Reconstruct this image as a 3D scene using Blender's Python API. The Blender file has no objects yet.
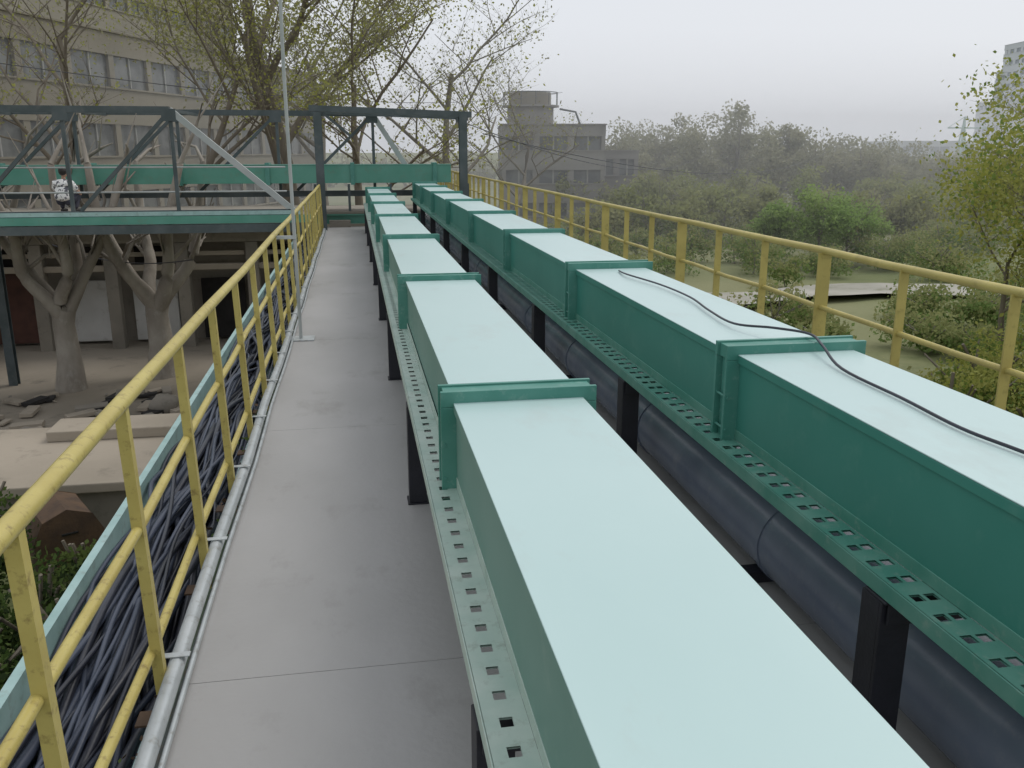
import bpy, math, random
import numpy as np
from mathutils import Vector, Matrix
R=random.Random(7)
scene=bpy.context.scene
scene.view_settings.view_transform='Standard'
scene.view_settings.look='None'
scene.view_settings.exposure=0

# ---------------------------------------------------------------- materials
def mat(name,c1,c2=None,rough=.6,metal=0,scale=3.0,bump=0.0,bscale=40,stretch=(1,1,1),c3=None,c3scale=12,c3amt=.5,lo=.35,hi=.65,spec=.5,detail=6,trans=0):
    m=bpy.data.materials.new(name); m.use_nodes=True
    nt=m.node_tree; N=nt.nodes; L=nt.links
    b=N['Principled BSDF']; b.inputs['Roughness'].default_value=rough; b.inputs['Metallic'].default_value=metal
    b.inputs['Specular IOR Level'].default_value=spec
    if c2 is None: c2=tuple(x*.8 for x in c1)
    tc=N.new('ShaderNodeTexCoord'); mp=N.new('ShaderNodeMapping'); mp.inputs['Scale'].default_value=stretch
    L.new(tc.outputs['Object'],mp.inputs['Vector'])
    n=N.new('ShaderNodeTexNoise'); n.inputs['Scale'].default_value=scale; n.inputs['Detail'].default_value=detail
    L.new(mp.outputs[0],n.inputs['Vector'])
    r=N.new('ShaderNodeMapRange'); r.inputs[1].default_value=lo; r.inputs[2].default_value=hi
    L.new(n.outputs[0],r.inputs[0])
    mx=N.new('ShaderNodeMix'); mx.data_type='RGBA'
    mx.inputs[6].default_value=(*c1,1); mx.inputs[7].default_value=(*c2,1)
    L.new(r.outputs[0],mx.inputs[0]); out=mx.outputs[2]
    if c3:
        n3=N.new('ShaderNodeTexNoise'); n3.inputs['Scale'].default_value=c3scale; n3.inputs['Detail'].default_value=8; n3.inputs['Roughness'].default_value=.7
        L.new(mp.outputs[0],n3.inputs['Vector'])
        r3=N.new('ShaderNodeMapRange'); r3.inputs[1].default_value=.55; r3.inputs[2].default_value=.72; r3.inputs[4].default_value=c3amt
        L.new(n3.outputs[0],r3.inputs[0])
        m3=N.new('ShaderNodeMix'); m3.data_type='RGBA'; m3.inputs[7].default_value=(*c3,1)
        L.new(out,m3.inputs[6]); L.new(r3.outputs[0],m3.inputs[0]); out=m3.outputs[2]
    L.new(out,b.inputs['Base Color'])
    if bump>0:
        nb=N.new('ShaderNodeTexNoise'); nb.inputs['Scale'].default_value=bscale; nb.inputs['Detail'].default_value=4
        L.new(tc.outputs['Object'],nb.inputs['Vector'])
        bp=N.new('ShaderNodeBump'); bp.inputs['Strength'].default_value=bump; bp.inputs['Distance'].default_value=.02
        L.new(nb.outputs[0],bp.inputs['Height']); L.new(bp.outputs[0],b.inputs['Normal'])
    if trans:
        tb=N.new('ShaderNodeBsdfTranslucent'); L.new(out,tb.inputs['Color'])
        ms=N.new('ShaderNodeMixShader'); ms.inputs[0].default_value=trans
        L.new(b.outputs[0],ms.inputs[1]); L.new(tb.outputs[0],ms.inputs[2]); L.new(ms.outputs[0],N['Material Output'].inputs['Surface'])
    return m

M={}
M['duct_side']=mat('duct_green_paint',(.035,.195,.152),(.055,.23,.185),.40,0,1.2,.10,3,c3=(.10,.26,.21),c3scale=5,c3amt=.5)
M['duct_side_pale']=mat('duct_green_paint_dusty',(.16,.29,.25),(.12,.25,.21),.5,0,1.2,.08,3,c3=(.22,.34,.29),c3scale=5,c3amt=.5)
M['duct_top']=mat('duct_lid_dusty_mint',(.49,.635,.62),(.44,.59,.575),.33,0,.8,.10,2.2,c3=(.43,.52,.50),c3scale=2.2,c3amt=.75,stretch=(1,.5,1))
M['duct_rim']=mat('duct_rim_green',(.05,.21,.165),(.09,.27,.22),.45,0,4,.03,30,c3=(.25,.38,.33),c3scale=18,c3amt=.5)
M['angle_pale']=mat('tray_angle_pale_green',(.46,.55,.49),(.35,.47,.41),.5,0,6,.05,30,c3=(.18,.2,.16),c3scale=20,c3amt=.5)
M['angle_green']=mat('tray_angle_green',(.06,.23,.175),(.12,.29,.23),.5,0,6,.05,30,c3=(.3,.36,.3),c3scale=20,c3amt=.5)
M['black_steel']=mat('black_steel',(.010,.011,.016),(.016,.016,.024),.55,0,8,.1,60)
M['pipe']=mat('grey_insulated_pipe',(.17,.20,.26),(.13,.155,.21),.26,0,3,.1,12,c3=(.28,.28,.29),c3scale=10,c3amt=.35)
M['yellow']=mat('yellow_rail_paint',(.50,.42,.13),(.43,.35,.10),.42,0,6,.08,50,c3=(.17,.11,.04),c3scale=26,c3amt=.85)
M['yellow2']=mat('gold_rail_paint',(.50,.42,.13),(.40,.33,.10),.45,0,4,.05,50,c3=(.2,.17,.05),c3scale=14,c3amt=.6)
M['floor']=mat('walkway_grey_sheet',(.315,.308,.300),(.37,.362,.355),.5,0,1.1,.08,30,c3=(.215,.205,.19),c3scale=1.8,c3amt=.7,stretch=(1,.6,1))
M['floor_edge']=mat('walkway_edge',(.16,.19,.18),(.1,.12,.11),.6,0,5,.2,30,c3=(.2,.1,.04),c3scale=9,c3amt=.7)
M['galv']=mat('galvanised_conduit',(.52,.55,.56),(.42,.45,.46),.38,.3,8,.05,50,c3=(.2,.17,.12),c3scale=16,c3amt=.7)
M['tray']=mat('cable_tray_teal',(.36,.52,.50),(.28,.43,.41),.45,0,5,.05,30,c3=(.15,.14,.1),c3scale=12,c3amt=.5)
M['cable']=mat('cable_sheath',(.014,.016,.024),(.03,.034,.05),.36,0,3,.05,40)
M['cable2']=mat('cable_sheath_blue_grey',(.035,.045,.072),(.06,.072,.105),.38,0,3,.05,40)
M['truss']=mat('truss_dark_grey_green',(.05,.068,.070),(.08,.10,.105),.5,0,3,.05,30,c3=(.14,.13,.11),c3scale=6,c3amt=.4)
M['truss_lt']=mat('truss_pale_grey',(.42,.44,.43),(.34,.37,.36),.5,0,3,.05,30)
M['girder']=mat('girder_green',(.08,.27,.20),(.11,.31,.24),.5,0,2,.05,30,c3=(.14,.2,.15),c3scale=5,c3amt=.5)
M['beige']=mat('beige_render',(.255,.230,.175),(.215,.195,.15),.85,0,.25,.1,5,c3=(.16,.145,.115),c3scale=.8,c3amt=.6,stretch=(1,1,.35))
M['beige2']=mat('beige_render_far',(.28,.26,.205),(.24,.225,.18),.85,0,.25,c3=(.19,.18,.14),c3scale=.8,c3amt=.5)  # paler than the nearer render: distance haze mixed into the colour
M['greyb']=mat('grey_concrete_far',(.28,.27,.25),(.23,.22,.205),.85,0,.3,c3=(.16,.15,.14),c3scale=.8,c3amt=.5)
M['glass']=mat('window_dark',(.10,.105,.10),(.17,.175,.165),.25,0,.7,lo=.45,hi=.55)
M['glass_far']=mat('window_far',(.10,.11,.11),(.16,.17,.17),.3,0,.6,lo=.45,hi=.55)
M['conc']=mat('old_concrete',(.28,.25,.205),(.20,.18,.15),.9,0,.7,.3,15,c3=(.10,.09,.07),c3scale=2.2,c3amt=.7)
M['slab']=mat('tan_slab',(.36,.31,.245),(.29,.25,.195),.9,0,.6,.3,12,c3=(.16,.14,.11),c3scale=1.6,c3amt=.7)
M['white']=mat('whitewash',(.68,.67,.64),(.55,.54,.51),.85,0,.8,.1,12,c3=(.25,.22,.18),c3scale=2.5,c3amt=.6)
M['frame']=mat('window_frame_grey',(.36,.36,.34),(.28,.28,.26),.8,0,.8)
M['dark']=mat('dark_opening',(.015,.014,.013),(.03,.027,.025),.9)
M['brown']=mat('brown_door',(.11,.045,.03),(.07,.03,.02),.7,0,3)
M['rust']=mat('rusty_steel',(.11,.065,.035),(.065,.04,.025),.85,0,4,.3,20,c3=(.03,.02,.015),c3scale=6,c3amt=.7)
M['bark_pale']=mat('plane_tree_bark',(.36,.325,.275),(.23,.20,.165),.9,0,2.5,.5,12,c3=(.46,.44,.39),c3scale=4,c3amt=.6,stretch=(1,1,.5))
M['bark']=mat('grey_brown_bark',(.16,.135,.10),(.21,.18,.14),.9,0,3,.4,15,stretch=(1,1,.4))
M['bark_far']=mat('far_bark',(.20,.18,.15),(.24,.22,.18),.9,0,3)  # bark colour lightened to stand in for distance haze
T_=dict(spec=.1,trans=.45)
M['leaf_y']=mat('spring_leaf_yellow_green',(.31,.33,.07),(.40,.40,.13),.6,0,.8,**T_)
M['leaf_g']=mat('spring_leaf_green',(.17,.24,.055),(.22,.29,.08),.6,0,.8,**T_)
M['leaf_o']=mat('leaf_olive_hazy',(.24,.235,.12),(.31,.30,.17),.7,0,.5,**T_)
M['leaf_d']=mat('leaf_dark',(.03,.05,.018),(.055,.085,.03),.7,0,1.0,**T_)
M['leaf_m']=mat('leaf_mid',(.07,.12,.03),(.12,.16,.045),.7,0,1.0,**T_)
M['far1']=mat('far_foliage_light',(.30,.30,.19),(.37,.355,.225),.8,0,.12,**T_)  # haze built into the pale leaf colour; tone for lit tops
M['far2']=mat('far_foliage_shade',(.23,.235,.15),(.29,.285,.18),.8,0,.12,**T_)  # same hazy leaf colour, darkened for shaded undersides
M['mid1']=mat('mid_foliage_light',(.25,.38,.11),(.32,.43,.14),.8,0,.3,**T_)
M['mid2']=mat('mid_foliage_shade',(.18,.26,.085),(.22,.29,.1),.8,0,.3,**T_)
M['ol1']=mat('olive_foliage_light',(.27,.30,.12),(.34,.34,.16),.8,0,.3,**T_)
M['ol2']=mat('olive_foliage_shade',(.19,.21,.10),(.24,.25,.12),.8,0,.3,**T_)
M['ground']=mat('ground_dirt_grass',(.14,.165,.06),(.22,.22,.11),.95,0,.09,.4,3,c3=(.10,.13,.045),c3scale=.6,c3amt=.8)
M['yard']=mat('yard_dirt',(.31,.27,.215),(.23,.20,.155),.95,0,.3,.4,6,c3=(.12,.105,.085),c3scale=1.1,c3amt=.8)
M['gravel']=mat('gravel_path',(.42,.40,.35),(.30,.29,.24),.95,0,.5,.3,6,c3=(.16,.17,.1),c3scale=1,c3amt=.7)
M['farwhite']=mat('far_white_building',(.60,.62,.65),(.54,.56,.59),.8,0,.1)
M['towerglass']=mat('tower_window',(.26,.29,.32),(.33,.35,.38),.4,0,.1)  # pale glass colour with distance haze painted in
M['fargreen']=mat('far_green_steel',(.35,.52,.45),(.3,.47,.41),.7,0,.3)
M['skin']=mat('skin',(.42,.26,.18),(.38,.22,.15),.5,0,8)
M['hair']=mat('hair_black',(.015,.012,.012),(.03,.025,.022),.5,0,30)
M['shirt']=mat('patterned_shirt',(.80,.79,.77),(.12,.12,.14),.8,0,20,lo=.54,hi=.58,detail=1)
M['trouser']=mat('dark_trousers',(.03,.035,.05),(.05,.05,.07),.8,0,8)

# ---------------------------------------------------------------- mesh builder
class MB:
    def __init__(s): s.v=[];s.f=[];s.m=[];s.s=[];s.mats=[]
    def mi(s,k):
        if k not in s.mats: s.mats.append(k)
        return s.mats.index(k)
    def raw(s,vs,fs,k,smooth=False):
        o=len(s.v); s.v.extend([tuple(p) for p in vs]); i=s.mi(k)
        for f in fs: s.f.append(tuple(o+a for a in f)); s.m.append(i); s.s.append(smooth)
    def box(s,x0,x1,y0,y1,z0,z1,k):
        vs=[(x0,y0,z0),(x1,y0,z0),(x1,y1,z0),(x0,y1,z0),(x0,y0,z1),(x1,y0,z1),(x1,y1,z1),(x0,y1,z1)]
        s.raw(vs,[(0,3,2,1),(4,5,6,7),(0,1,5,4),(1,2,6,5),(2,3,7,6),(3,0,4,7)],k)
    def beam(s,p,q,w,h,k,up=(0,0,1)):
        p=Vector(p);q=Vector(q);t=(q-p).normalized();u=Vector(up)
        if abs(t.dot(u))>.98:u=Vector((0,1,0))
        a=t.cross(u).normalized()*w/2; b=a.cross(t).normalized()*h/2
        vs=[p-a-b,p+a-b,p+a+b,p-a+b,q-a-b,q+a-b,q+a+b,q-a+b]
        s.raw(vs,[(0,1,2,3),(7,6,5,4),(0,4,5,1),(1,5,6,2),(2,6,7,3),(3,7,4,0)],k)
    def ibeam(s,p,q,w,h,k):
        p=Vector(p);q=Vector(q);t=(q-p).normalized();u=Vector((0,0,1))
        if abs(t.dot(u))>.98:u=Vector((0,1,0))
        a=t.cross(u).normalized(); b=a.cross(t).normalized()*(h/2-.01)
        s.beam(p+b,q+b,w,.02,k); s.beam(p-b,q-b,w,.02,k); s.beam(p,q,.02,h-.042,k)
    def tube(s,pts,r,k,n=8,cap=True,smooth=True):
        pts=[Vector(p) for p in pts]; m=len(pts)
        if not hasattr(r,'__len__'): r=[r]*m
        vs=[];fs=[]
        for i,p in enumerate(pts):
            t=(pts[min(i+1,m-1)]-pts[max(i-1,0)])
            t=t.normalized() if t.length>1e-9 else Vector((0,0,1))
            u=Vector((0,0,1)) if abs(t.z)<.9 else Vector((1,0,0))
            a=t.cross(u).normalized(); b=a.cross(t)
            for j in range(n):
                an=2*math.pi*j/n; vs.append(p+(a*math.cos(an)+b*math.sin(an))*r[i])
        for i in range(m-1):
            for j in range(n):
                j2=(j+1)%n; fs.append((i*n+j,i*n+j2,(i+1)*n+j2,(i+1)*n+j))
        s.raw(vs,fs,k,smooth)
        if cap: s.raw(vs[:n],[tuple(range(n-1,-1,-1))],k); s.raw(vs[-n:],[tuple(range(n))],k)
    def quads(s,V,k):
        o=len(s.v); s.v.extend(map(tuple,V.tolist())); i=s.mi(k); n=len(V)//4
        for q in range(n): s.f.append((o+4*q,o+4*q+1,o+4*q+2,o+4*q+3))
        s.m.extend([i]*n); s.s.extend([False]*n)
    def done(s,name,bevel=0,loc=(0,0,0),rz=0,parent=None):
        me=bpy.data.meshes.new(name); me.from_pydata(s.v,[],s.f)
        for k in s.mats: me.materials.append(M[k])
        me.polygons.foreach_set('material_index',s.m); me.polygons.foreach_set('use_smooth',s.s); me.update()
        ob=bpy.data.objects.new(name,me); scene.collection.objects.link(ob)
        ob.location=loc; ob.rotation_euler=(0,0,rz)
        if bevel:
            b=ob.modifiers.new('bevel','BEVEL'); b.width=bevel; b.segments=2; b.limit_method='ANGLE'; b.angle_limit=math.radians(50)
        if parent: ob.parent=parent
        return ob

# ---------------------------------------------------------------- walkway
w=MB()
ys=[-2.95,-.05,2.85,5.75,8.65,11.55,14.45,17.35,20.25,22.0]
for a,b in zip(ys[:-1],ys[1:]): w.box(-.66,3.36,a+.0015,b-.0015,-.012,0,'floor')
w.box(-.66,3.36,-2.95,22.0,-.05,-.014,'floor_edge')
for x in (-.62,1.3,3.3): w.ibeam((x,-2.9,-.2),(x,21.9,-.2),.14,.29,'floor_edge')
y=-2
while y<22:
    w.beam((-.55,y,-.13),(3.2,y,-.13),.08,.12,'floor_edge'); y+=1.45
w.done('elevated_walkway')
for yy in (-1,6.5,14,21):
    t=MB()
    for x in (-.5,3.1):
        t.ibeam((x,yy,-3.9),(x,yy,-.36),.2,.2,'truss'); t.box(x-.25,x+.25,yy-.25,yy+.25,-3.9,-3.55,'conc')
    t.ibeam((-.39,yy,-.47),(2.99,yy,-.47),.16,.2,'truss'); t.beam((-.4,yy,-3.3),(3.0,yy,-.8),.08,.08,'truss'); t.beam((3.0,yy+.09,-3.3),(-.4,yy+.09,-.8),.08,.08,'truss')
    t.done('walkway_support_trestle')

# ---------------------------------------------------------------- railings
def railing(name,X,side,y0,y1,first,step,zt,mids,r,k,wide):
    m=MB()
    n=int((y1-y0)/.8)
    def line(z,rr,amp):
        pts=[(X+R.uniform(-amp,amp),y0+(y1-y0)*i/n,z+R.uniform(-amp,amp)) for i in range(n+1)]
        m.tube(pts,rr,k,10)
    line(zt,r,.005)
    for z in mids: line(z,r*.68,.009)
    y=first;i=0
    while y<y1:
        dx=R.uniform(-.008,.008)
        if wide:
            ww=.06 if i%3 else .1
            m.box(X-ww/2,X+ww/2,y-.006,y+.006,-.02,zt-.5*r,k); m.box(X+ww/2-.008,X+ww/2,y+.006,y+.06,-.02,zt-.5*r,k)
        else:
            m.beam((X+dx-.03*side,y,-.12),(X+dx,y,zt-.6*r),.036,.007,k,up=(0,1,0))
            m.beam((X+dx-.03*side+.0145,y+.020,-.12),(X+dx+.0145,y+.020,zt-.6*r),.007,.034,k,up=(0,1,0))
            m.box(X-.07,X+.03,y-.035,y+.05,-.13,-.122,'rust')
        y+=step;i+=1
    return m.done(name)
railing('yellow_guard_rail',-.756,-1,-1.9,22.2,-.95,.95,1.02,(.59,.135),.026,'yellow',False)
railing('yellow_guard_rail',3.3,1,-.5,42,.13,.95,1.10,(.70,.3),.026,'yellow2',True)
c=MB()
pts=[(-.69+.006*math.sin(i*1.3),-1.5+i*.6,.035+.004*math.sin(i*2.1)) for i in range(39)]
c.tube(pts,.03,'galv',10)
c.tube([(x+.045-.002,y,z-.022) for x,y,z in pts],.011,'galv',6)
for i in range(24): c.box(-.735,-.645,-1+i*.98,-1+i*.98+.03,.0665,.07,'galv')
c.done('galvanised_conduit')

# ---------------------------------------------------------------- cable tray + cables
t=MB()
t.box(-1.29,-.80,-1.5,22,-.40,-.394,'tray'); t.box(-1.296,-1.29,-1.5,22,-.40,-.08,'tray'); t.box(-1.33,-1.296,-1.5,22,-.086,-.08,'tray')
t.box(-.80,-.794,-1.5,22,-.40,-.16,'tray')
for i in range(16): t.beam((-1.36,-1+i*1.5,-.44),(-.7,-1+i*1.5,-.44),.05,.06,'floor_edge')
t.done('cable_tray')
t=MB()
for i in range(56):
    x=R.uniform(-1.25,-.85); z0=R.uniform(-.36,-.14); r=R.choice([.009,.012,.015,.02,.025]); amp=R.uniform(.02,.12);f=R.uniform(.7,2.8);ph=R.uniform(0,6)
    ph2=R.uniform(0,6); f2=R.uniform(2.5,4.5); pts=[]
    for j in range(170):
        yy=-1.4+j*.138
        xx=x+amp*math.sin(f*yy+ph)+.05*math.sin(.5*yy+ph2)+.02*math.sin(f2*yy); zz=z0+.06*math.sin(1.3*f*yy+ph2)
        pts.append((min(-.83,max(-1.27,xx)),yy,max(-.37,zz)))
    t.tube(pts,r,'cable2' if i%2 else 'cable',7)
t.done('cable_bundle')

# ---------------------------------------------------------------- cable ducts
def perforated(m,x0,x1,y0,y1,z,k,rows=1):
    step=.1; hw=.015; hl=.017
    cs=[(x0+x1)/2] if rows==1 else [x0+(x1-x0)*.3,x0+(x1-x0)*.72]
    xs=[x0]
    for c_ in cs: xs+= [c_-hw,c_+hw]
    xs.append(x1)
    n=int((y1-y0)/step); Y=[y0]
    for i in range(n):
        c_=y0+(i+.5)*step; Y+=[c_-hl,c_+hl]
    Y.append(y0+n*step)
    nx=len(xs)
    for zz,flip in ((z,False),(z-.006,True)):
        vs=[(x,y,zz) for y in Y for x in xs]; fs=[]
        for j in range(len(Y)-1):
            for i in range(nx-1):
                if i%2==1 and j%2==1: continue
                f=(j*nx+i,j*nx+i+1,(j+1)*nx+i+1,(j+1)*nx+i); fs.append(f[::-1] if flip else f)
        m.raw(vs,fs,k)
def duct(name,x0,x1,z0,z1,joints,legs,side,rows,ak,sk):
    m=MB(); js=[joints[0]-2.9]+joints
    for a,b in zip(js[:-1],js[1:]):
        dz=R.uniform(-.009,.009); dx=R.uniform(-.006,.006)
        a2=a+.05;b2=b-.05
        m.box(x0+.003+dx,x1-.003+dx,a2,b2,z0,z1-.03+dz,sk)
        m.box(x0-.006+dx,x1+.006+dx,a2+.002,b2-.002,z1-.004+dz,z1+dz,'duct_top')
        m.box(x0-.006+dx,x0-.002+dx,a2+.002,b2-.002,z1-.035+dz,z1-.0045+dz,sk)
        m.box(x1+.002+dx,x1+.006+dx,a2+.002,b2-.002,z1-.035+dz,z1-.0045+dz,sk)
        m.box(x0+.002+dx,x1-.002+dx,a2,b2,z1-.0295+dz,z1-.0045+dz,sk)
    for j in joints:
        e=.055
        for yy in (-.058,.040):
            ya,yb=j+yy,j+yy+.018
            m.box(x0-e,x1+e,ya,yb,z1-.02,z1+.038,'duct_rim')
            m.box(x0-e,x0+.01,ya,yb,z0-.07,z1-.0205,'duct_rim'); m.box(x1-.01,x1+e,ya,yb,z0-.07,z1-.0205,'duct_rim')
        m.box(x0-.042,x1+.042,j-.0395,j+.0395,z1-.02,z1+.031,'duct_rim')
        m.box(x0-.03,x0+.01,j-.0395,j+.0395,z0-.05,z1-.0205,'duct_rim'); m.box(x1-.01,x1+.03,j-.0395,j+.0395,z0-.05,z1-.0205,'duct_rim')
        for bx in (x0-.043,x1+.043):
            for bz in (z0+.03,z0+.16): m.tube([(bx,j-.066,bz),(bx,j+.066,bz)],.006,'duct_rim',6)
    ya,yb=joints[0]-2.6,joints[-1]
    perforated(m,x0-.10,x0-.002,ya,min(yb,16),z0-.012,ak,rows)
    if yb>16: m.box(x0-.10,x0-.002,16.1,yb,z0-.017,z0-.012,ak)
    m.box(x0-.105,x0-.1005,ya,yb,z0-.06,z0-.012,ak)
    m.box(x0-.002,x0+.0025,ya,yb,z0-.012,z0+.03,ak)
    perf2=x1+.002
    m.box(perf2,perf2+.098,ya,yb,z0-.017,z0-.012,ak); m.box(perf2+.0985,perf2+.103,ya,yb,z0-.06,z0-.012,ak)
    for ly in legs:
        for xx in (x0-.11,x1+.01):
            m.box(xx,xx+.09,ly-.006,ly+.006,0.008,z0-.07,'black_steel'); m.box(xx,xx+.012,ly+.006,ly+.09,0.008,z0-.07,'black_steel')
            m.box(xx-.01,xx+.1,ly-.02,ly+.1,.001,.008,'black_steel')
        m.box(x0-.11,x1+.11,ly-.02,ly+.08,z0-.069,z0-.062,'black_steel'); m.box(x0-.098,x1+.098,ly-.02,ly-.012,z0-.13,z0-.0695,'black_steel')
    return m.done(name,bevel=.003)
duct('cable_duct',.33,.80,.60,.92,[3.1+3.05*i for i in range(7)],[1.72+2.62*i for i in range(8)],-1,1,'angle_pale','duct_side_pale')
duct('cable_duct',1.45,1.925,.70,1.03,[3.18,5.78,8.35,11.0,13.8,16.5,19.2,21.6],[1.92+2.35*i for i in range(9)],-1,2,'angle_green','duct_side')
m=MB()
for a in range(-22,3,2):
    m.box(a+.04,min(a+1.96,2.4),22.3,22.8,1.02,1.44,'girder'); m.box(a+.03,min(a+1.97,2.41),22.29,22.81,1.44,1.46,'angle_green')
    m.box(a-.05,a+.05,22.25,22.85,.98,1.5,'duct_rim')
m.done('cable_duct',bevel=.004)
m=MB()
m.tube([(1.76,-2,.22),(1.76,22,.22)],.185,'pipe',48)
for yy in (1.2,3.1,4.7,6.5,8.2,11.7,15.2): m.tube([(1.76,yy,.22),(1.76,yy+.045,.22)],.191,'pipe',48)
for yy in (0,3.2,6.6,10,14,18): m.box(1.58,1.94,yy,yy+.08,.001,.05,'black_steel')
m.done('insulated_pipe')
m=MB()
m.tube([(1.22+.02*math.sin(i*.9),-2+i*.8,.03) for i in range(31)],.026,'cable',10)
m.tube([(1.30+.03*math.sin(i*.7+1),-2+i*.8,.022) for i in range(31)],.018,'cable2',10)
m.done('floor_cable')
m=MB()
P=[(1.69,5.55,1.035),(1.67,5.3,1.045),(1.73,4.85,1.045),(1.735,4.4,1.045),(1.68,4.0,1.045),(1.65,3.64,1.05),(1.72,3.4,1.075),(1.785,3.22,1.083),(1.75,3.05,1.073),(1.69,2.80,1.045),(1.675,2.41,1.043),(1.655,2.11,1.043),(1.68,1.9,1.043),(1.73,1.5,1.043),(1.76,1.1,1.043),(1.7,.5,1.043),(1.66,0.3,1.043)]
def smooth(P,n=6):
    P=[Vector(p) for p in P]; out=[]
    for i in range(len(P)-1):
        a=P[max(i-1,0)];b=P[i];c_=P[i+1];d=P[min(i+2,len(P)-1)]
        for j in range(n):
            t=j/n; out.append(.5*((2*b)+(c_-a)*t+(2*a-5*b+4*c_-d)*t*t+(3*b-a-3*c_+d)*t**3))
    out.append(P[-1]); return out
m.tube(smooth(P),.0055,'cable',8); m.done('black_cable')
m=MB(); m.tube([(-.57,8.7,.01),(-.575,8.7,2.5),(-.53,8.7,5.5)],.017,'truss_lt',10); m.box(-.68,-.44,8.6,8.82,.002,.012,'galv'); m.box(-.74,-.56,8.68,8.72,.98,1.01,'galv')
m.done('steel_pole')

# ---------------------------------------------------------------- gate frame + truss bridge
m=MB()
for x in (-.72,2.55):
    m.ibeam((x,21,-.02),(x,21,2.62),.18,.2,'truss')
m.beam((-.9,21,2.70),(2.75,21,2.58),.16,.13,'truss')
m.beam((-.9,22.6,2.70),(2.75,22.6,2.58),.12,.12,'truss')
m.beam((2.62,21,2.5),(2.62,22.6,2.5),.1,.1,'truss')
m.beam((-.6,21,2.6),(.0,21,2.1),.06,.06,'truss')
m.done('steel_gate_frame')
m=MB()
zb,zt=.52,2.62
def truss(Yp,xr,nodes,zb,zt,col):
    m.beam((-24,Yp,zt),(nodes[0],Yp,zt),.13,.13,col)
    m.beam((-24,Yp,zb),(xr,Yp,zb),.12,.14,'truss')
    m.beam((nodes[0],Yp,zt),(xr,Yp,zb),.12,.12,'truss_lt')
    for i,x in enumerate(nodes):
        m.beam((x,Yp,zt-.06),(x,Yp,zb+.07),.07,.07,'truss')
        m.beam((x-.05,Yp+.01,zt-.07),(x-1.9,Yp+.01,zb+.08),.085,.07,'truss')
        m.box(x-.16,x+.12,Yp-.07,Yp-.062,zt-.22,zt+.02,'truss')
truss(19.5,-1.22,[-3.58-2.05*i for i in range(10)],zb,2.58,'truss')
truss(22.9,1.75,[.54-2.3*i for i in range(11)],.75,2.66,'truss')
for i in range(11):
    x=-3.58-2.05*i
    m.beam((x,19.58,2.58),(x,22.82,2.6),.06,.06,'truss')
    m.beam((x,19.6,.42),(x,22.8,.42),.1,.14,'truss')
m.box(-24,-1.1,19.42,22.2,.495,.515,'conc') 
m.beam((-24,19.38,.53),(-1.1,19.38,.53),.05,.08,'tray')
m.beam((-24,19.36,.40),(-.9,19.36,.40),.06,.16,'girder')
m.beam((-24,19.36,.22),(-.9,19.36,.22),.2,.17,'truss')
for z in (.95,1.45): m.tube([(-24,19.75,z),(-1.4,19.75,z)],.02,'truss_lt',6)
m.box(-1.1,2.9,22.05,24.2,.30,.36,'conc'); m.ibeam((-1.1,22.1,.18),(2.9,22.1,.18),.2,.22,'girder')
m.box(-.6,-.1,21.8,22.04,.0,.16,'conc')
for x in (-.9,-.1,.9,1.9,2.8): m.beam((x,22.2,.36),(x,22.2,1.0),.06,.06,'truss')
for x in (-22,-14,-8.4):
    for yy in (19.6,22.7):
        m.ibeam((x,yy,-3.8),(x,yy,.12),.2,.2,'truss')
    m.beam((x,19.7,-3.2),(x,22.6,-.2),.07,.07,'truss'); m.beam((x,19.6,.22),(x,22.7,.22),.14,.14,'truss')
m.done('steel_truss_bridge')

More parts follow.
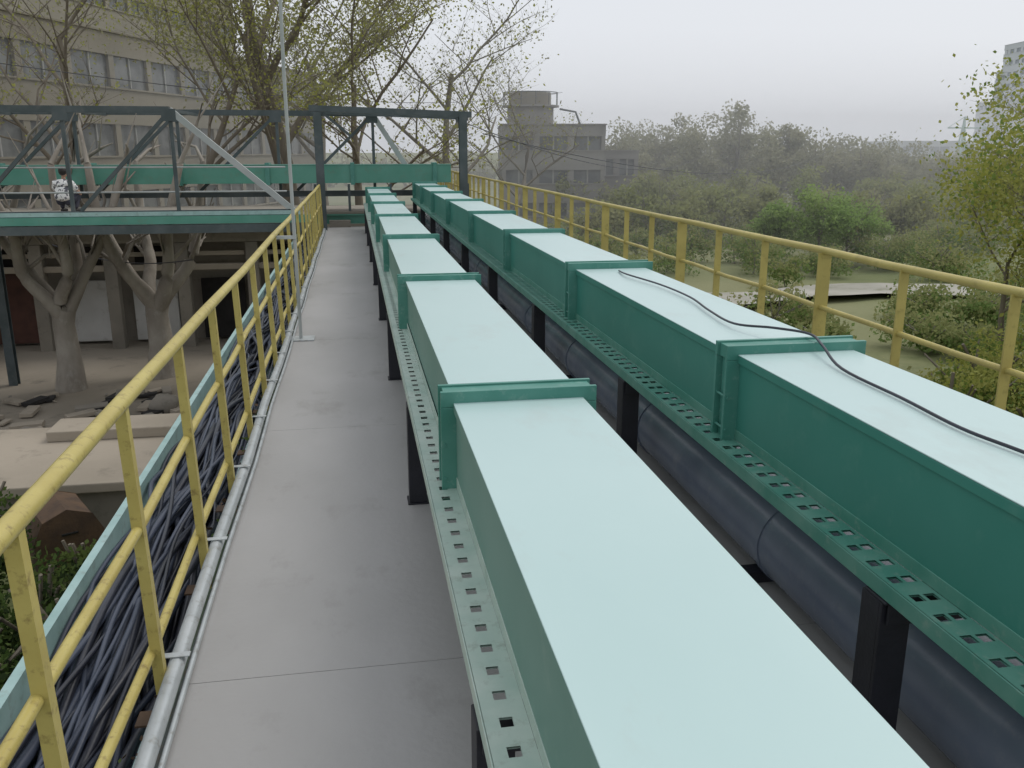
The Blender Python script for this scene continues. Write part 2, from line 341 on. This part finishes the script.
# ---------------------------------------------------------------- person sitting on the bridge
def person(loc,rz):
    root=bpy.data.objects.new('person',None); scene.collection.objects.link(root)
    def skin(name,pts,edges,rad,mk,par,sub=2,rootv=0):
        me=bpy.data.meshes.new(name); me.from_pydata(pts,edges,[]); ob=bpy.data.objects.new(name,me); scene.collection.objects.link(ob)
        ob.modifiers.new('skin','SKIN'); 
        for i,r_ in enumerate(rad):
            sv=me.skin_vertices[0].data[i]; sv.radius=r_ if isinstance(r_,tuple) else (r_,r_); sv.use_root=(i==rootv)
        ob.modifiers.new('sub','SUBSURF').levels=sub; ob.modifiers['sub'].render_levels=sub
        me.materials.append(M[mk]); ob.parent=par; return ob
    skin('torso_shirt',[(0,0,.22),(0,-.03,.36),(0,-.08,.52),(0,-.11,.63),(-.17,-.10,.60),(.17,-.10,.60),(-.25,-.17,.45),(.25,-.17,.45),(0,-.12,.69)],
         [(0,1),(1,2),(2,3),(3,4),(3,5),(4,6),(5,7),(3,8)],[(.19,.14),(.18,.13),(.19,.13),(.14,.10),.08,.08,.06,.06,.06],'shirt',root)
    for s_ in (-1,1):
        skin('forearm',[(s_*.25,-.17,.45),(s_*.2,-.36,.36),(s_*.13,-.42,.36)],[(0,1),(1,2)],[.045,.032,.028],'skin',root)
        hx,hy,hz=s_*.13,-.42,.36
        for f in range(4):
            skin('finger',[(hx-s_*.0,hy,hz-.01+.018*f-.02),(hx-s_*.04,hy-.025,hz-.03+.02*f),(hx-s_*(.07+.008*(f%2)),hy-.01,hz-.03+.02*f)],[(0,1),(1,2)],[.014,.010,.008],'skin',root,1)
        skin('thumb',[(hx,hy,hz+.02),(hx-s_*.02,hy+.02,hz+.05),(hx-s_*.045,hy+.01,hz+.06)],[(0,1),(1,2)],[.014,.011,.009],'skin',root,1)
        skin('leg',[(s_*.05,0,.2),(s_*.13,-.2,.3),(s_*.17,-.36,.42),(s_*.16,-.28,.24),(s_*.15,-.2,.07)],[(0,1),(1,2),(2,3),(3,4)],[.11,.095,.07,.06,.045],'trouser',root)
        skin('shoe',[(s_*.15,-.17,.04),(s_*.155,-.28,.035),(s_*.165,-.4,.03)],[(0,1),(1,2)],[.045,.045,.035],'hair',root)
    skin('neck',[(0,-.12,.66),(0,-.145,.75)],[(0,1)],[.052,.05],'skin',root)
    h=MB()
    def ell(c_,r_,k,n=16):
        vs=[];fs=[]
        for i in range(n+1):
            th=math.pi*i/n
            for j in range(n):
                ph=2*math.pi*j/n; vs.append((c_[0]+r_[0]*math.sin(th)*math.cos(ph),c_[1]+r_[1]*math.sin(th)*math.sin(ph),c_[2]+r_[2]*math.cos(th)))
        for i in range(n):
            for j in range(n): fs.append((i*n+j,(i+1)*n+j,(i+1)*n+(j+1)%n,i*n+(j+1)%n))
        h.raw(vs,fs,k,True)
    ell((0,-.16,.83),(.074,.092,.11),'skin'); ell((0,-.13,.855),(.083,.092,.105),'hair')
    ell((0,-.255,.82),(.014,.02,.024),'skin',8)
    for s_ in (-1,1): ell((s_*.075,-.15,.825),(.012,.02,.03),'skin',8); ell((s_*.03,-.243,.84),(.012,.008,.007),'hair',8)
    ell((0,-.238,.775),(.025,.01,.006),'brown',8)
    h.done('head',parent=root)
    root.location=loc; root.rotation_euler=(0,0,rz)
person((-6.05,20.3,.516),math.radians(165))

# ---------------------------------------------------------------- ground
g=MB()
vs=[];fs=[]
xs=[-1500,-600,-200,-80]+[-40+4*i for i in range(36)]+[140,300,700,1500]
ysg=[-300,-60]+[-20+4*i for i in range(36)]+[160,300,700,1800]
for yy in ysg:
    for xx in xs:
        z=-3.8
        if 8<xx<120 and 0<yy<125: z+=.18*math.sin(xx*.31)*math.cos(yy*.23)
        vs.append((xx,yy,z))
nx=len(xs)
for j in range(len(ysg)-1):
    for i in range(nx-1): fs.append((j*nx+i,j*nx+i+1,(j+1)*nx+i+1,(j+1)*nx+i))
g.raw(vs,fs,'ground',True); g.done('ground')
g=MB(); g.raw([(-40,13,-3.78),(-.9,13,-3.78),(-.9,60,-3.78),(-40,60,-3.78)],[(0,1,2,3)],'yard'); g.done('yard')
g=MB()
pv=[]
for i in range(40):
    x=11+i*1.5; yy=30.5+1.2*math.sin(i*.25); pv+= [(x,yy-.9-.5*math.sin(i*.9)-R.uniform(0,.5),-3.58),(x,yy+1.3+.5*math.cos(i*1.1)+R.uniform(0,.5),-3.58)]
g.raw(pv,[(2*i,2*i+2,2*i+3,2*i+1) for i in range(39)],'gravel'); g.done('gravel_path')
g=MB()
g.box(-14,-2.0,12.9,15.9,-3.05,-2.9,'slab'); g.box(-13.8,-2.2,13.1,15.7,-3.8,-3.052,'conc')
g.box(-5.2,-3.2,15.0,15.8,-2.9,-2.72,'slab')
g.done('concrete_platform',bevel=.02)
g=MB()
for i in range(110):
    x=R.uniform(-12,-2.5);yy=R.uniform(16.2,21.5);s=R.uniform(.05,.34)
    a=R.uniform(0,3)
    g.beam((x,yy,-3.75+s*.15),(x+s*2*math.cos(a),yy+s*2*math.sin(a),-3.74+s*.2),s*.9,s*.3,R.choice(['conc','slab','dark','slab','conc']))
g.done('rubble',bevel=.02)
def rock(name,loc,r,k):
    g=MB(); vs=[];fs=[];n=10
    for i in range(n+1):
        th=math.pi*i/n
        for j in range(n):
            ph=2*math.pi*j/n; q=r*(1+.12*math.sin(3*ph+th*2)+R.uniform(-.05,.05)) if 0<i<n else r
            vs.append((q*math.sin(th)*math.cos(ph),q*math.sin(th)*math.sin(ph),.7*q*math.cos(th)))
    for i in range(n):
        for j in range(n): fs.append((i*n+j,(i+1)*n+j,(i+1)*n+(j+1)%n,i*n+(j+1)%n))
    g.raw(vs,fs,k,True); g.done(name,loc=loc)
rock('boulder',(-4.3,19.6,-3.6),.32,'conc')
g=MB()
pr=[(-.42,0),(-.42,.45),(-.3,.7),(0,.82),(.3,.7),(.42,.45),(.42,0)]; vs=[]
for yy in (0,.9): vs+=[(x,yy,z) for x,z in pr]
g.raw(vs,[(i,i+7,i+8,i+1) for i in range(6)]+[tuple(range(6,-1,-1)),tuple(range(7,14))],'rust')
g.box(-.46,.46,-.03,.03,-.0,.06,'rust'); g.tube([(-.1,-.03,.5),(.1,-.03,.5)],.02,'dark',6)
g.done('rusty_steel_bin',bevel=.015,loc=(-3.9,11.6,-3.6),rz=.5)

# ---------------------------------------------------------------- buildings
def banded(name,loc,rz,Lx,Dy,floors,fh,bay,wall,glass,para=.8,pier=.5,sill=1.1,fr='frame'):
    m=MB(); H=floors*fh
    m.box(.15,Lx-.15,.2,Dy-.2,0,H,glass)
    for f in range(floors+1):
        z0=f*fh-.25 if f else -.5; z1=f*fh+sill if f<floors else H+para
        m.box(0,Lx,0,Dy,z0,z1,wall)
        m.box(-.06,Lx+.06,-.08,Dy+.08,z1-.0,z1+.09,wall)
    nb=int(Lx/bay)
    for i in range(nb+1):
        x=i*Lx/nb; a=max(x-pier/2,.0); b=min(x+pier/2,Lx)
        for f in range(floors):
            m.box(a+.02,b-.02,.03,.5,f*fh+sill+.09,(f+1)*fh-.25,wall)
            if i<nb: m.box(x+Lx/nb/2-.05,x+Lx/nb/2+.05,.12,.25,f*fh+sill+.09,(f+1)*fh-.25,fr)
    for f in range(floors):
        for i in range(max(1,int(Dy/bay))+1):
            yy=min(Dy-.3-pier,i*bay)
            m.box(-.0+.02,.3,yy+.02,yy+pier,f*fh+sill+.09,(f+1)*fh-.25,wall); m.box(Lx-.3,Lx-.02,yy+.02,yy+pier,f*fh+sill+.09,(f+1)*fh-.25,wall)
    return m.done(name,loc=loc,rz=rz)
a20=math.radians(70)
d=Vector((math.sin(math.radians(20)),math.cos(math.radians(20)),0)); nrm=Vector((-d.y,d.x,0))
p=Vector((-15.7,44.8,-3.8))-d*16
banded('office_building',p,a20,54,14,3,3.6,3.4,'beige','glass',para=.9,sill=1.6)
p2=Vector((-15.7,44.8,-3.8))-d*20+nrm*15
banded('office_building',p2,a20,74,16,5,3.6,3.0,'beige2','glass',para=2.2,sill=2.1)
m=MB()
Y0=26.5
m.box(-17,2.2,Y0,Y0+7,-.75,-.35,'conc'); m.box(-17.2,2.4,Y0-.5,Y0+7.2,-.35,-.18,'conc')
m.box(-17,2.2,Y0+1.2,Y0+1.4,-3.8,-.76,'conc')
x=-16.8;i=0
while x<2.2:
    m.box(x,x+.34,Y0+.02,Y0+.36,-3.8,-.76,'conc')
    k=['white','dark','white','brown','white','white','dark'][i%7]
    m.box(x+.5,x+1.75,Y0+.88,Y0+.99,-3.7,-1.9 if k!='brown' else -1.5,k)
    if k!='dark': m.box(x+.6,x+1.6,Y0+1.1,Y0+1.19,-1.6,-.95,'dark')
    m.box(x+.4,x+1.9,Y0+.2,Y0+.26,-1.15,-1.02,'slab')
    x+=1.95;i+=1
m.box(-17,2.2,Y0+.1,Y0+.3,-1.55,-1.38,'slab')
m.done('concrete_outbuilding',bevel=.015)
banded('grey_plant_building',(10.2,62,-3.8),math.radians(-8),7.2,12,3,2.25,2.0,'greyb','glass_far',para=.5,sill=1.0)
banded('grey_plant_building',(17.4,64,-3.8),math.radians(-8),3.2,9,2,2.6,1.6,'greyb','glass_far',para=.3,sill=1.1)
m=MB()
m.tube([(0,0,0),(0,0,1.5)],1.7,'greyb',20); m.tube([(0,0,1.5),(0,0,1.62)],2.1,'greyb',20); m.tube([(0,0,1.62),(0,0,2.5)],1.5,'beige',20)
for i in range(12):
    an=i*math.pi/6; m.tube([(2*math.cos(an),2*math.sin(an),1.6),(2*math.cos(an),2*math.sin(an),2.5)],.03,'truss',4)
pts=[(2*math.cos(i*math.pi/12),2*math.sin(i*math.pi/12),2.5) for i in range(25)]; m.tube(pts,.035,'truss',4)
m.tube([(2.2,0,1.4),(3.4,0,1.2),(3.8,0,.2)],.08,'truss',6)
m.done('rooftop_water_tank',loc=(13,66,3.3))
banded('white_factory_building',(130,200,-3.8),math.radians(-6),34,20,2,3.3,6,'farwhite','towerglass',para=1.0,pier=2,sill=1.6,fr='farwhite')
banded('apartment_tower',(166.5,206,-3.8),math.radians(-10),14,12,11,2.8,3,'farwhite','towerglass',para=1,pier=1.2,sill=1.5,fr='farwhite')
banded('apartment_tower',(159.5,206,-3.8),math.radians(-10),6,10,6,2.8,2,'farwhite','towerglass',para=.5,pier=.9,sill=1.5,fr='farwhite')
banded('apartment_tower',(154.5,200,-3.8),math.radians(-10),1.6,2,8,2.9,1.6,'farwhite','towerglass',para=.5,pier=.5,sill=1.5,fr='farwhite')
m=MB()
for (x,yy) in ((0,0),(2,0),(0,2),(2,2)): m.beam((x,yy,0),(1,1,13),.25,.25,'fargreen')
for z in range(1,12,2): m.beam((z/13,z/13,z),(2-z/13,z/13,z),.15,.15,'fargreen'); m.beam((z/13,z/13,z),(2-(z+2)/13,(z+2)/13,z+2),.12,.12,'fargreen')
m.beam((-3,1,10.5),(7,1,10.5),.3,.3,'fargreen'); m.beam((1,1,13),(7,1,10.6),.1,.1,'fargreen'); m.beam((1,1,13),(-3,1,10.6),.1,.1,'fargreen')
m.done('lattice_crane',loc=(139,190,-3.8))

# ---------------------------------------------------------------- vegetation
def leafq(P,size,rng,flat=0):
    n=len(P); nr=rng.normal(size=(n,3)); nr[:,2]+=flat; nr/=np.linalg.norm(nr,axis=1,keepdims=True)
    t=rng.normal(size=(n,3)); t-=nr*(t*nr).sum(1,keepdims=True); t/=np.linalg.norm(t,axis=1,keepdims=True)
    b=np.cross(nr,t); s=(size*rng.uniform(.55,1.35,size=(n,1)))
    t=t*s*.5; b=b*s*.32
    V=np.stack([P-t,P-b*1.0+t*.1,P+t,P+b*1.0+t*.1],axis=1).reshape(-1,3)
    return V
def tree(name,loc,H,r0,seed,leaf,nleaf,lsize,bark,levels=4,kids=(5,5,4,4),spread=.75,trunk=.35,sig=.25,up=.25,lenf=.62):
    rr=random.Random(seed); rng=np.random.default_rng(seed); m=MB(); tips=[]
    def br(p,dv,L,r,lv):
        n=5 if lv<2 else 3; pts=[p.copy()]; d_=dv.copy(); 
        for i in range(n):
            d_=(d_+Vector((rr.gauss(0,.13),rr.gauss(0,.13),rr.gauss(0,.08)+.04*up)) ).normalized(); pts.append(pts[-1]+d_*L/n)
        rad=[r*(1-.6*i/n) for i in range(n+1)]
        if lv==0: rad[0]*=1.35
        m.tube(pts,rad,bark,[9,7,5,4,3][lv],cap=False)
        if lv>=levels-1:
            for q in pts[1:]: tips.append(q)
        if lv<levels:
            for k in range(kids[lv]):
                f=trunk+(1-trunk)*(k+rr.random())/kids[lv] if lv==0 else .25+.75*(k+rr.random())/kids[lv]
                f=min(f,.999)*n; i=int(f); q=pts[i].lerp(pts[i+1],f-i)
                an=rr.uniform(0,2*math.pi); ax=Vector((math.cos(an),math.sin(an),0))
                nd=(d_*(1-spread*.6)+ax*spread+Vector((0,0,up))).normalized()
                br(q,nd,L*lenf*rr.uniform(.75,1.15),max(.004,rad[i]*.55),lv+1)
    br(Vector((0,0,0)),Vector((rr.gauss(0,.05),rr.gauss(0,.05),1)).normalized(),H*.62,r0,0)
    if nleaf:
        T=np.array([tuple(q) for q in tips]); 
        keep=rng.random(len(T))<.75; T=T[keep]
        for k,fr in leaf:
            idx=rng.integers(0,len(T),int(nleaf*fr)); P=T[idx]+rng.normal(size=(len(idx),3))*sig
            P=P[P[:,2]>.1]
            m.quads(leafq(P,lsize,rng),k)
    return m.done(name,loc=loc)
G=-3.8
def plane_tree(loc,seed,s=1):
    rr=random.Random(seed); m=MB()
    m.tube([(0,0,0),(.05,0,.8),(.0,.05,1.6),(.06,0,2.0)],[.36*s,.27*s,.24*s,.27*s],'bark_pale',14,cap=False)
    for i in range(5):
        an=i*1.26+rr.random()*.6; o=Vector((math.cos(an),.8*math.sin(an),0))
        P=[Vector((.05,0,1.75)),Vector((.05,0,2.2))+o*.35,Vector((0,0,2.9))+o*.8,Vector((0,0,3.9))+o*1.2,Vector((0,0,5.3))+o*1.7]
        P=[P[0]]+[q+Vector((rr.gauss(0,.1),rr.gauss(0,.1),0)) for q in P[1:]]
        m.tube(smooth(P,4),list(np.linspace(.19*s,.07*s,17)),'bark_pale',9)
        for j in range(4):
            q=P[2+j%3]; e=q+Vector((rr.uniform(-1,1),rr.uniform(-1,1),rr.uniform(.4,1.5)))
            m.tube([q,q.lerp(e,.5)+Vector((rr.gauss(0,.1),0,.1)),e],[.06,.04,.015],'bark_pale',5)
            e2=e+Vector((rr.uniform(-.5,.5),rr.uniform(-.5,.5),rr.uniform(.2,.9))); m.tube([q.lerp(e,.6),e2],[.03,.006],'bark_pale',4)
    m.done('plane_tree',loc=loc)
plane_tree((-6.9,22.0,G),3); plane_tree((-5.0,23.0,G),5,1.1); plane_tree((-9.8,24,G),8,.9)
L1=[('leaf_y',.45),('leaf_o',.55)]
tree('spring_tree',(-9.5,34,G),15,.24,11,L1,4500,.12,'bark',sig=.35)
tree('spring_tree',(-2.2,38,G),20,.42,12,L1,12500,.13,'bark',trunk=.3,sig=.45)
tree('spring_tree',(0.4,36,G),13,.22,13,L1,7000,.12,'bark',sig=.45)
tree('spring_tree',(4.6,42,G),14.5,.25,14,L1,1800,.13,'bark_far',spread=.8)
tree('spring_tree',(-5.8,36,G),14,.2,15,L1,8000,.12,'bark',sig=.45)
tree('spring_tree',(-1.2,47,G),17,.3,31,L1,9000,.15,'bark_far',sig=.5)
tree('spring_tree',(8.3,48,G),12,.2,24,L1,1200,.14,'bark_far',spread=.8)
YL=[('leaf_y',.8),('leaf_g',.2)]
tree('young_tree',(14.6,15.4,G),6.6,.09,16,YL,12000,.10,'bark',sig=.34,trunk=.12)
tree('young_tree',(16.5,20,G),5.8,.09,17,YL,10000,.12,'bark',sig=.38,trunk=.12)
tree('young_tree',(11.6,11.0,G),4.1,.07,18,YL,9000,.08,'bark',sig=.24,trunk=.12)

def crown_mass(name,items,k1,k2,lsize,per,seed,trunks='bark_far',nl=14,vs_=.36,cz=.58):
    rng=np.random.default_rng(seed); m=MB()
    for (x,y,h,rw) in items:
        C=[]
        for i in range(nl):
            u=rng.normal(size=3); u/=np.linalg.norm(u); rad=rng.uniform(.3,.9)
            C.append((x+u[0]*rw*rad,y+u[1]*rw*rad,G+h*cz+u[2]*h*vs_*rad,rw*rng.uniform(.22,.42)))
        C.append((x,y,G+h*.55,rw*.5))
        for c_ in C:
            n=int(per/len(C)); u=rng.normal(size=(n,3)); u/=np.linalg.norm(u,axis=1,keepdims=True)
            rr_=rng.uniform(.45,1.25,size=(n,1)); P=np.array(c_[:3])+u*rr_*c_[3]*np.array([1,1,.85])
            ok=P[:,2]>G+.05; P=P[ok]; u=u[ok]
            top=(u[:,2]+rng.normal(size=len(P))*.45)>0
            m.quads(leafq(P[top],lsize,rng),k1); m.quads(leafq(P[~top],lsize,rng),k2)  # shading put into colour: lighter leaves mostly on lobe tops, darker below
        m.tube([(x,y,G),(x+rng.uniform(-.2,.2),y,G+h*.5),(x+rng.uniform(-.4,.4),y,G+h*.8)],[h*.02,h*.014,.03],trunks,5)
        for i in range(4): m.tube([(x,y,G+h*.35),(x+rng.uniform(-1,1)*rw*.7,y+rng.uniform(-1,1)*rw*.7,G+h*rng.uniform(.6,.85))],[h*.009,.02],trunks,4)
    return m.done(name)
rg=random.Random(4)
items=[]
def prof(X):
    return 7.0+2.6*math.exp(-((X-34)/7.5)**2)-1.5*max(0,min(1,(X-44)/12))
for row,(yb,dh) in enumerate(((84,.3),(79,0),(73,-1.2))):
    X=18.5+row
    while X<92:
        items.append((X+rg.uniform(-.8,.8),yb-.1*X+rg.uniform(-2,2),prof(X)+dh+rg.uniform(-1.0,.9),rg.uniform(2.2,3.3))); X+=rg.uniform(2.2,3.4)
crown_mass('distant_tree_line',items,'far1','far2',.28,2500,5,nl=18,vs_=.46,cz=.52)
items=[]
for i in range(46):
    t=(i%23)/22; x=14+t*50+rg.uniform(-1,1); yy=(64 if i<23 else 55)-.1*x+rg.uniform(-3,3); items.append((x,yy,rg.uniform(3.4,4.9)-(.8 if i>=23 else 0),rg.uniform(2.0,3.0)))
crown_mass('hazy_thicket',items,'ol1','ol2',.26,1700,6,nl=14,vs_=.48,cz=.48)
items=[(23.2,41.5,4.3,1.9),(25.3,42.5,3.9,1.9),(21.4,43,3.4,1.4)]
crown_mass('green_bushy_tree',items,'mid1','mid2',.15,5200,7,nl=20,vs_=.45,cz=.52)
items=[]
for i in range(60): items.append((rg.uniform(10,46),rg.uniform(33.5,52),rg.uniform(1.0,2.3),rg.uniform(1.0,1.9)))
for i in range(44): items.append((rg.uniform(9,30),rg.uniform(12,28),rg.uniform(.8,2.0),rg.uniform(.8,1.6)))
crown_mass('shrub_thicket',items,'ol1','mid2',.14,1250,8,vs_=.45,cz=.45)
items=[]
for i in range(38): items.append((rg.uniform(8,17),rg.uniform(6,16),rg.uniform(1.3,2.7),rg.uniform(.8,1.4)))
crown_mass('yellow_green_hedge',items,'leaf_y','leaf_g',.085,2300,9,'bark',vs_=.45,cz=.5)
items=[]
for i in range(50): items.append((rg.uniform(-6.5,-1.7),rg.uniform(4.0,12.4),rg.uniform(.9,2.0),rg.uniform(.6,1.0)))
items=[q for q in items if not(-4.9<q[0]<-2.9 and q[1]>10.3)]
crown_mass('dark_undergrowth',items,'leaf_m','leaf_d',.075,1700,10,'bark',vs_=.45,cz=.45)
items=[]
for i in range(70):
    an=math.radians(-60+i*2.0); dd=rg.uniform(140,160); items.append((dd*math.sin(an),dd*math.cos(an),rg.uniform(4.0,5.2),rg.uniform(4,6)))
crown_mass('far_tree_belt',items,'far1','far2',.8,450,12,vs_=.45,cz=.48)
# small weeds and dead leaves caught along the left kerb of the walkway
rng=np.random.default_rng(3); P=np.stack([rng.normal(-.735,.025,900),rng.uniform(.5,21,900),rng.uniform(-.12,.012,900)],axis=1)
keep=(np.sin(P[:,1]*3.1)+np.sin(P[:,1]*1.3))>-.2; P=P[keep]
m=MB(); m.quads(leafq(P[::2],.035,rng),'rust'); m.quads(leafq(P[1::2],.03,rng),'leaf_m')
m.done('kerb_leaf_litter')

m=MB()
for k_,(a,b,sag) in enumerate([((3.3,23,2.2),(40,70,2.2),1.6),((2.6,21,2.4),(30,72,2.2),1.5),((-14,21,4.6),(14,60,5.5),1.2),((-12,30,1.0),(-3.5,20,-.5),.9)]):
    A=Vector(a);B=Vector(b); m.tube([A.lerp(B,i/24)-Vector((0,0,sag*4*(i/24)*(1-i/24))) for i in range(25)],.012,'cable',4)
m.done('overhead_wires')

# ---------------------------------------------------------------- low mist layer lying over the far ground (real volume)
hz=bpy.data.materials.new('mist'); hz.use_nodes=True; nt=hz.node_tree; nt.nodes.remove(nt.nodes['Principled BSDF'])
vsn=nt.nodes.new('ShaderNodeVolumeScatter'); vsn.inputs['Color'].default_value=(1,1,1,1); vsn.inputs['Density'].default_value=.0075; vsn.inputs['Anisotropy'].default_value=0
nt.links.new(vsn.outputs[0],nt.nodes['Material Output'].inputs['Volume'])
M['mist']=hz
g=MB(); g.box(-60,130,33.7,112,-3.9,6.2,'mist'); g.done('mist')

# ---------------------------------------------------------------- light
wd=bpy.data.worlds.new('World'); scene.world=wd; wd.use_nodes=True; nt=wd.node_tree
bg=nt.nodes['Background']; sk=nt.nodes.new('ShaderNodeTexSky'); sk.sky_type='NISHITA'; sk.sun_disc=False
EL=math.radians(55); AZ=math.radians(60)
sk.sun_elevation=EL; sk.sun_rotation=AZ; sk.dust_density=6; sk.air_density=1
mx=nt.nodes.new('ShaderNodeMix'); mx.data_type='RGBA'; mx.inputs[0].default_value=.88
mx.inputs[7].default_value=(8.3,8.6,9.1,1)
nt.links.new(sk.outputs[0],mx.inputs[6]); nt.links.new(mx.outputs[2],bg.inputs[0]); bg.inputs[1].default_value=.1
sl=bpy.data.lights.new('overcast_sun','SUN'); sl.energy=1.1; sl.angle=math.radians(25); sl.color=(1,.97,.92)
so=bpy.data.objects.new('overcast_sun',sl); scene.collection.objects.link(so)
dirv=Vector((math.sin(AZ)*math.cos(EL),math.cos(AZ)*math.cos(EL),math.sin(EL)))
so.rotation_euler=dirv.to_track_quat('Z','Y').to_euler()

cam=bpy.data.cameras.new('Camera'); co=bpy.data.objects.new('Camera',cam); scene.collection.objects.link(co)
cam.sensor_width=36; cam.lens=880/1024*36; cam.clip_end=5000; cam.clip_start=.05
co.location=(0,0,1.8); co.rotation_euler=(math.radians(90-14.9),0,math.radians(-10))
scene.camera=co
